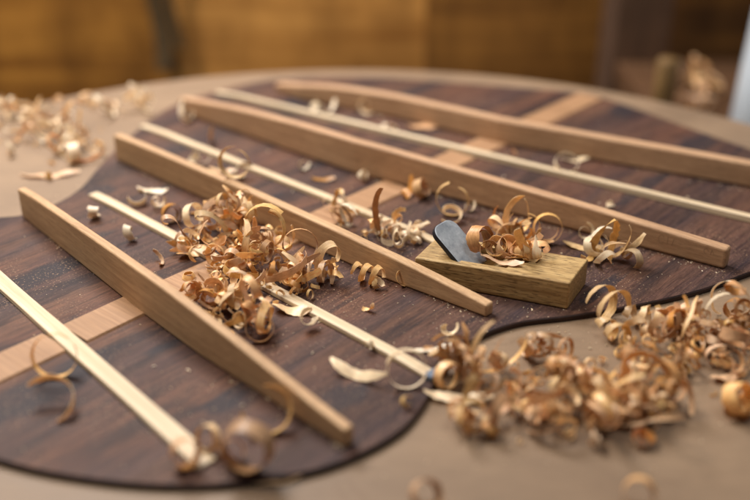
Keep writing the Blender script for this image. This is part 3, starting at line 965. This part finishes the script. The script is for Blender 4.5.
key(268, 262, 23, 9, 1.1, 'gold', 'largest hoop standing on top of the big heap', az=-100, el=12, zadd=0.009)
key(322, 282, 12, 7, 1.9, 'pink', 'long corkscrew curl leaving the right side of the big heap', az=-10, el=4, pitch=1.5, grow=-0.2, per=26, wob=0.5, cone=0.3)
key(368, 283, 10, 7, 2.6, 'gold', 'corkscrew curl touching the second brace, right of the heap', az=-22, el=0, pitch=1.6, grow=0.3, per=26, wob=0.45, cone=-0.3)
key(400, 286, 6, 5, 2.0, 'gold', 'smallest corkscrew tail right of the heap beside the second brace', az=-30, el=0, pitch=2.0, grow=0.3, per=22)
flake(292, 312, 42, 15, 'gold', 'broad smooth flake lying over the strip below the big heap', az=-14, bend=0.9, up=0.9)
key(378, 289, 5, 8, 1.2, 'gold', 'small folded chip right of the heap on the dark wood', az=10, el=20, grow=0.5)
key(369, 311, 4, 6, 1.4, 'gold', 'tiny upright chip on the dark wood below the folded chip', az=60, el=50, grow=0.4)
key(238, 205, 17, 8, 1.0, 'gold', 'curl standing highest on the heap against the second brace', az=-100, el=10, zadd=0.019)
key(196, 236, 15, 10, 1.0, 'cream', 'pale band arching at the upper left of the big heap', az=-20, el=20, spin=30, zadd=0.004)

# behind the second brace
upright(345, 226, 26, 5, 'amber', 'thin amber curl standing upright behind the second brace', -0.4, -0.9, 1.0)
upright(378, 240, 46, 8, 'amber', 'tall upright amber ribbon standing behind the second brace', -0.15, 0.3, 0.3)
key(408, 196, 9, 9, 1.4, 'amber', 'left roll of the pair standing against the long brace', az=-60, el=25)
key(420, 198, 10, 10, 1.5, 'pink', 'right roll of the pair standing against the long brace', az=-30, el=30)
key(452, 215, 18, 7, 0.9, 'gold', 'open hoop standing behind the blade near the long brace', az=-100, el=10, spin=-20)
key(470, 211, 6, 6, 1.6, 'cream', 'small cream roll right of the open hoop behind the blade', az=-60, el=30)
key(452, 221, 12, 7, 0.8, 'cream', 'low cream crescent just behind the plane blade', az=-80, el=60, spin=160)
# behind the plane
upright(497, 236, 30, 6, 'amber', 'thin amber ribbon rising behind the plane, left of the hoops', -0.5, 0.5, 0.8)
upright(508, 240, 40, 8, 'gold', 'tall pale ribbon rising behind the curls on the plane', 0.1, 0.6, 0.2)
key(524, 240, 17, 7, 0.85, 'gold', 'open hoop behind the plane, left of the double ring', az=-95, el=10, spin=30)
key(546, 243, 16, 8, 1.5, 'gold', 'double ring curl behind the right half of the plane', az=-90, el=15, grow=0.35)
flake(530, 244, 48, 8, 'pink', 'long flat ribbon behind the plane below the hoops', az=-12, bend=1.0, up=0.7)
# on top of the plane
PT = ZP+0.0003+hp
def on_plane(px, py, *a, **k): return key(px, py, *a, z=PT-0.0006, **k)
on_plane(479, 252, 14, 17, 1.7, 'amber', 'big amber curl on the plane right against the blade', az=-45, el=25, grow=0.45)
on_plane(497, 256, 11, 13, 1.8, 'gold', 'broad golden curl in the throat of the plane', az=-120, el=40, grow=0.4)
on_plane(508, 258, 13, 13, 1.2, 'pink', 'pinkish curl in the middle of the group on the plane', az=-60, el=50, grow=0.3)
on_plane(522, 259, 10, 14, 2.0, 'gold', 'ragged golden roll on the plane near the right of its group', az=-20, el=20, grow=0.4, wob=0.3)
on_plane(535, 256, 9, 12, 1.4, 'cream', 'pale ring curl at the right end of the group on the plane', az=-35, el=20, grow=0.3)
upright(524, 262, 34, 11, 'gold', 'long ribbon leaning up out of the curls on the plane', -0.6, 0.2, 0.2, z=PT-0.0004)
flake(502, 263, 46, 9, 'pink', 'flat pinkish ribbon lying along the top of the plane', az=-24, bend=0.8, up=0.9, z=PT-0.0002)
on_plane(488, 258, 10, 9, 1.3, 'amber', 'small dark amber curl under the big one on the plane', az=-80, el=30, grow=0.3)
# right of the plane, on the back
flake(583, 248, 44, 11, 'gold', 'left arm of the star of shavings before the long brace end', az=-20, bend=1.2, up=0.5)
upright(597, 258, 36, 12, 'gold', 'upright twisted ribbon in the star of shavings before the long brace end', 0.3, 0.35, 0.4, 1.6)
def cluster(px, py, sx, sy, N, size, mats, label, group, seed, hmax=0.004, z=None):
    rn = random.Random(seed)
    for i in range(N):
        w = at(px+rn.uniform(-sx, sx), py+rn.uniform(-sy, sy), ZP if z is None else z)
        g = ground(w) if z is None else z
        me = wild_mesh(size*rn.uniform(0.5, 1.0), size*rn.uniform(0.4, 0.75), rn.uniform(0.5, 1.3), rn)
        a = Vector((math.cos(rn.uniform(0, 6.3)), math.sin(rn.uniform(0, 6.3)), rn.uniform(-0.6, 0.6)))
        place(me, rn.choice(mats), (w.x, w.y, g+rn.random()*hmax), a, rn.uniform(0, 6.3), label=label, group=group)
cluster(608, 258, 22, 8, 9, 0.0075, ['gold', 'gold', 'pink', 'cream'], 'pale golden curl in the loose tangle in front of the long brace end', 'tangle by the long brace end', 3, 0.002)
cluster(522, 240, 28, 6, 9, 0.0070, ['gold', 'amber', 'gold', 'pink'], 'golden curl in the tangle on the dark wood behind the wooden plane', 'tangle behind the plane', 12, 0.003)
cluster(508, 257, 28, 5, 9, 0.0060, ['gold', 'amber', 'gold', 'pink'], 'golden curl in the tangle lying on top of the wooden plane', 'tangle on the plane', 9, 0.003, PT-0.0003)
cluster(395, 240, 26, 6, 8, 0.0055, ['gold', 'cream'], 'pale golden curl lying between the second brace and the plane blade', 'curls left of the blade', 15, 0.002)
cluster(448, 362, 10, 10, 5, 0.0075, ['gold', 'amber'], 'golden curl at the near end of the strip, beside the front heap', 'curls at the strip end', 19, 0.006)
key(586, 238, 9, 6, 0.9, 'cream', 'small cream hook at the back of the star of shavings', az=-70, el=60)
key(632, 268, 8, 9, 1.1, 'gold', 'curled front tip of the star of shavings', az=-110, el=30)
# corkscrew beside the plane
key(606, 320, 19, 10, 1.6, 'gold', 'wide corkscrew curl leaning on the right end of the plane', az=-50, el=0, pitch=1.8, grow=0.2, per=28, wob=0.25, cone=0.35)
key(640, 326, 12, 8, 2.2, 'gold', 'second corkscrew curl right of the plane on the board edge', az=-15, el=0, pitch=1.8, grow=0.4, per=22, wob=0.2, cone=0.3)
key(612, 340, 11, 11, 1.8, 'gold', 'rolled curl hanging below the wide corkscrew', az=-60, el=0, pitch=1.5, grow=0.4, cone=0.4)
key(622, 352, 9, 9, 2.0, 'gold', 'tight roll at the lower end of the corkscrews', az=-40, el=10, grow=0.5)
key(668, 325, 9, 11, 1.8, 'pink', 'upright roll between the corkscrews and the right heap', az=-70, el=60, grow=0.4)
key(722, 330, 21, 7, 1.1, 'cream', 'large thin hoop standing at the right edge of the photo', az=-85, el=8, grow=0.1)
upright(714, 316, 44, 3, 'cream', 'hair thin shaving standing above the large thin hoop', -0.25, 1.0, 0.2, 0.3)
# end of the strip, in front
flake(357, 378, 70, 11, 'cream', 'long pale crescent lying on the dark wood, left of the strip end', az=-28, bend=1.5, up=0.35, roll=35)
key(404, 386, 22, 7, 1.15, 'cream', 'large thin cream ring standing at the end of the strip', az=-85, el=14, grow=0.05, spin=200)
flake(432, 350, 50, 8, 'cream', 'pale flat flake above the strip end with a curled tip', az=12, bend=0.9, up=0.6)
key(450, 334, 7, 8, 1.3, 'cream', 'curled tip of pale shaving on the edge of the guitar back', az=-60, el=30)
flake(458, 401, 72, 13, 'cream', 'long pale flat shaving lying from the strip end onto the board', az=-8, bend=0.9, up=0.5, roll=15)
key(446, 388, 15, 12, 1.6, 'gold', 'golden ring curl at the left tip of the front heap', az=-60, el=15, grow=0.4)
key(370, 350, 5, 8, 0.9, 'cream', 'small cream chip just above the strip near its end', az=10, el=40)
# around the near brace and lower left
key(58, 374, 22, 10, 0.95, 'gold', 'large thin loop standing over the leftmost strip', az=-85, el=18, grow=0.05, spin=60)
key(60, 406, 26, 12, 0.55, 'gold', 'thin open arc lying left of the leftmost strip', az=-80, el=62, spin=150, grow=0.0)
key(272, 427, 24, 13, 0.75, 'gold', 'thin hoop curving against the right end of the nearest brace', az=-80, el=40, spin=120, grow=0.05)
key(250, 470, 26, 24, 1.2, 'amber', 'big blurred orange hoop standing at the lower left', az=-105, el=12, grow=0.15, z=ZP+0.0003)
flake(272, 480, 62, 16, 'pink', 'pale blurred flake lying right of the orange hoop at lower left', az=8, bend=0.6, up=0.8)
key(185, 466, 15, 18, 1.1, 'amber', 'blurred brown curl at the near end of the leftmost strip', az=-60, el=20)
key(232, 462, 13, 14, 1.3, 'amber', 'blurred brown curl left of the orange hoop', az=-60, el=40)
key(210, 450, 14, 12, 1.2, 'gold', 'blurred golden curl behind the broad pale flake', az=-120, el=30)
# right front
key(735, 415, 18, 20, 1.4, 'gold', 'blurred golden curl alone at the right edge below the heap', az=-50, el=30, grow=0.3)
flake(742, 402, 40, 18, 'cream', 'blurred pale flake at the right edge below the heap', az=10, bend=1.2, up=0.9)
flake(728, 378, 44, 12, 'pink', 'blurred flat flake at the right edge above the pale one', az=20, bend=1.0, up=0.7)
key(425, 507, 16, 18, 1.2, 'amber', 'blurred brown curl cut by the bottom edge of the photo, left one', az=-60, el=40)
key(640, 508, 17, 20, 1.3, 'pink', 'blurred curl cut by the bottom edge of the photo, right one', az=-110, el=30)
# far specks between the far braces
key(330, 113, 6, 8, 1.5, 'cream', 'small blurred cream roll behind the long pale strip, right of its twin', az=-50, el=30)
key(316, 111, 6, 8, 1.5, 'cream', 'small blurred cream roll behind the long pale strip, left of its twin', az=-80, el=30)
key(370, 112, 8, 11, 1.4, 'cream', 'blurred cream roll against the farthest tall brace', az=-30, el=30)
key(390, 131, 5, 7, 1.4, 'cream', 'tiny blurred cream roll below the farthest tall brace', az=-40, el=30)
flake(424, 127, 36, 12, 'amber', 'blurred brown flake lying against the farthest tall brace', az=4, bend=0.7, up=0.8)
key(304, 169, 6, 9, 1.3, 'cream', 'blurred cream roll between the strip and the long brace', az=-40, el=30)
flake(323, 180, 26, 8, 'amber', 'small blurred brown flake between the strip and the long brace', az=-5, bend=0.8, up=0.8)
key(364, 181, 6, 8, 1.0, 'cream', 'small pale curl against the long brace above the centre strip', az=-30, el=50)
key(567, 172, 12, 6, 1.1, 'cream', 'blurred cream ring lying between the two far braces at right', az=-80, el=55, grow=0.1)
flake(574, 161, 32, 6, 'cream', 'blurred cream sliver just behind the cream ring at right', az=8, bend=0.8, up=0.5)
key(513, 158, 4, 7, 1.2, 'pink', 'tiny blurred chip left of the cream ring between the far braces', az=-80, el=55)
key(610, 207, 5, 6, 1.0, 'cream', 'tiny white chip between the pale strip and the long brace end', az=-80, el=65)
key(187, 122, 7, 8, 1.3, 'cream', 'blurred cream roll near the far end of the long brace', az=-60, el=30)
key(212, 143, 6, 8, 1.3, 'pink', 'blurred pinkish chip right of the second strip far end', az=-60, el=40)
key(199, 165, 8, 9, 1.2, 'cream', 'blurred white curl between the second brace and its strip, leftmost', az=-60, el=30)
flake(222, 172, 30, 9, 'pink', 'blurred tan flake between the second brace and its strip', az=-18, bend=1.0, up=0.8)
key(242, 178, 7, 9, 1.4, 'cream', 'blurred cream roll behind the top of the second brace', az=-20, el=30)
flake(50, 176, 60, 9, 'pink', 'long blurred arc lying alone below the far left pile', az=8, bend=1.0, up=0.1)
key(75, 162, 9, 15, 1.8, 'cream', 'brightest cream roll at the right of the far left pile', az=30, el=10, grow=0.5)
key(12, 156, 6, 9, 1.4, 'cream', 'single cream chip left of the far left pile', az=30, el=30)

def fragments():
    rn = random.Random(77); vs = []; fs = []; uv = []
    bm = bmesh.new()
    for (bx, by, sx, sy, hm, N) in ((238, 248, 34, 20, 0.014, 50), (262, 282, 50, 26, 0.007, 40), (225, 312, 40, 20, 0.004, 26), (560, 395, 90, 30, 0.009, 60), (670, 355, 70, 20, 0.007, 40),
                                (395, 240, 40, 8, 0.002, 16), (50, 140, 50, 20, 0.005, 20), (517, 254, 0.1, 0.1, 0, 0)):
        for _ in range(N):
            gx, gy = rn.gauss(0, 0.6), rn.gauss(0, 0.6)
            w = at(bx+gx*sx, by+gy*sy); g = ground(w)
            z = g+hm*math.exp(-(gx*gx+gy*gy)*1.2)*rn.random()
            sz = rn.uniform(0.0014, 0.0034)
            me = curl_mesh(sz*rn.uniform(0.4, 0.9), sz, rn.uniform(0.4, 1.5), sz*rn.uniform(0.3, 0.9), sz*rn.uniform(0, 1), rn, rn.uniform(-0.5, 0.5), 0.3, per=12)
            me.transform(Matrix.Rotation(rn.uniform(0, 6.28), 4, 'Z') @ Matrix.Rotation(rn.uniform(0, 3.14), 4, 'X') @ Matrix.Rotation(rn.uniform(0, 6.28), 4, 'Y'))
            zs = min(v.co.z for v in me.vertices)
            me.transform(Matrix.Translation((w.x, w.y, z-zs)))
            bm.from_mesh(me); bpy.data.meshes.remove(me)
    me = bpy.data.meshes.new('shaving_fragments'); bm.to_mesh(me); bm.free()
    o = link('shaving_fragments', me, M['gold'])
    tag(o, 'small broken bits of golden shavings strewn through the heaps', 'shaving fragments', kind='stuff')
fragments()

def thin_out(keep_total):
    """only the pieces that show largest stay single; the small or buried rest becomes one litter object"""
    n_single = count[0]-len(HEAPED)
    def score(o):
        d = (o.location-EYE).dot(FW)
        return max((v.co-o.data.vertices[0].co).length for v in o.data.vertices)/d * (1+60*max(0, o.location.z-0.003))
    HEAPED.sort(key=score, reverse=True)
    rest = HEAPED[max(0, keep_total-n_single):]
    names = ['gold', 'pink', 'amber', 'cream']
    bm = bmesh.new()
    for o in rest:
        me = o.data.copy(); me.transform(Matrix.Translation(o.location))
        k = [i for i, q in enumerate(names) if M[q] == me.materials[0]][0]
        for p in me.polygons: p.material_index = k
        bm.from_mesh(me); bpy.data.meshes.remove(me); bpy.data.objects.remove(o)
    me = bpy.data.meshes.new('shaving_litter'); bm.to_mesh(me); bm.free()
    o = link('shaving_litter', me, [M[q] for q in names])
    tag(o, 'smallest and half buried curls filling the heaps of shavings', 'shaving litter', kind='stuff')
thin_out(298)

# --- crumbs and dust that nobody could count
def crumbs():
    rn = random.Random(3); vs = []; fs = []
    spots = [(rn.uniform(20, 740), rn.uniform(120, 470)) for _ in range(420)]
    for _ in range(330):
        b = rn.choice([(400, 250, 60, 18), (250, 300, 60, 30), (560, 265, 60, 18), (560, 380, 110, 45), (330, 350, 60, 30), (430, 310, 50, 25), (250, 390, 60, 20),
                       (300, 170, 70, 25), (600, 320, 80, 20)])
        spots.append((rn.gauss(b[0], b[2]*0.7), rn.gauss(b[1], b[3]*0.7)))
    for (xa, ya), (xb, yb) in (((22, 217), (345, 449)), ((116, 160), (486, 318)), ((352, 173), (724, 270)), ((300, 100), (750, 188))):
        for _ in range(170):
            u = rn.random(); spots.append((xa+(xb-xa)*u, ya+(yb-ya)*u+abs(rn.gauss(1.5, 2.5))+0.6))
    for px, py in spots:
        if py < 110: continue
        w = at(px, py); g = ground(w); s = rn.uniform(0.00012, 0.00038)*(2.2 if rn.random() < 0.07 else 1)
        k = len(vs); az = rn.uniform(0, 6.3); el = rn.uniform(1.0, 2.6)
        for dx, dy, dz in ((-1, -0.5, 0.3), (el, -0.4, 0.1), (el*0.8, 0.6, 0.5), (-0.8, 0.5, 0.2), (0.1, 0, 1.1)):
            vs.append((w.x+s*(dx*math.cos(az)-dy*math.sin(az)), w.y+s*(dx*math.sin(az)+dy*math.cos(az)), g+s*dz))
        fs += [(k, k+3, k+2, k+1), (k, k+1, k+4), (k+1, k+2, k+4), (k+2, k+3, k+4), (k+3, k, k+4)]
    o = link('sawdust', mesh('sawdust', vs, fs), M['cream'])
    tag(o, 'tiny pale crumbs of sawdust scattered over the guitar back and board', 'sawdust', kind='stuff')
crumbs()
print('shavings', count[0])

# ------------------------------------------------------------------ light
w = bpy.data.worlds.new('World'); scene.world = w; w.use_nodes = True
bg = w.node_tree.nodes['Background']
bg.inputs['Color'].default_value = (0.88, 0.93, 1.0, 1); bg.inputs['Strength'].default_value = 0.10
def area(name, loc_, target, sx, sy, power, col):
    l = bpy.data.lights.new(name, 'AREA'); l.shape = 'RECTANGLE'; l.size = sx; l.size_y = sy; l.energy = power; l.color = col
    o = bpy.data.objects.new(name, l); COL.objects.link(o); o.location = loc_
    d = Vector(target)-Vector(loc_); o.rotation_euler = d.to_track_quat('-Z', 'Y').to_euler()
    return o
area('window_light', (-0.45, 1.15, 0.95), (0.05, 0.5, 0), 0.5, 0.4, 18.5, (1.0, 0.98, 0.96))
area('overhead_fill', (0.38, 0.45, 1.3), (0.0, 0.55, 0), 0.45, 0.45, 6.0, (1.0, 0.97, 0.93))  # added fill from overhead, no real fitting; also lifts the blade face
area('wall_fill', (-0.5, 0.55, 0.9), (-0.25, 1.28, 0.0), 0.3, 0.3, 10.5, (1.0, 0.88, 0.72))  # added warm fill that brightens the plywood, not a lamp of the room

# ------------------------------------------------------------------ camera
cam = bpy.data.cameras.new('camera'); co = bpy.data.objects.new('camera', cam); COL.objects.link(co)
co.location = EYE; co.rotation_euler = (PI/2-PITCH, 0, 0)
cam.sensor_width = 36; cam.lens = 48; cam.clip_start = 0.01; cam.clip_end = 20
cam.dof.use_dof = True; cam.dof.focus_distance = 0.525; cam.dof.aperture_fstop = 2.9; cam.dof.aperture_blades = 9
scene.camera = co
scene.render.resolution_x, scene.render.resolution_y = 1024, 683
scene.view_settings.view_transform = 'Standard'; scene.view_settings.look = 'None'
scene.view_settings.exposure = 0.0; scene.view_settings.gamma = 1
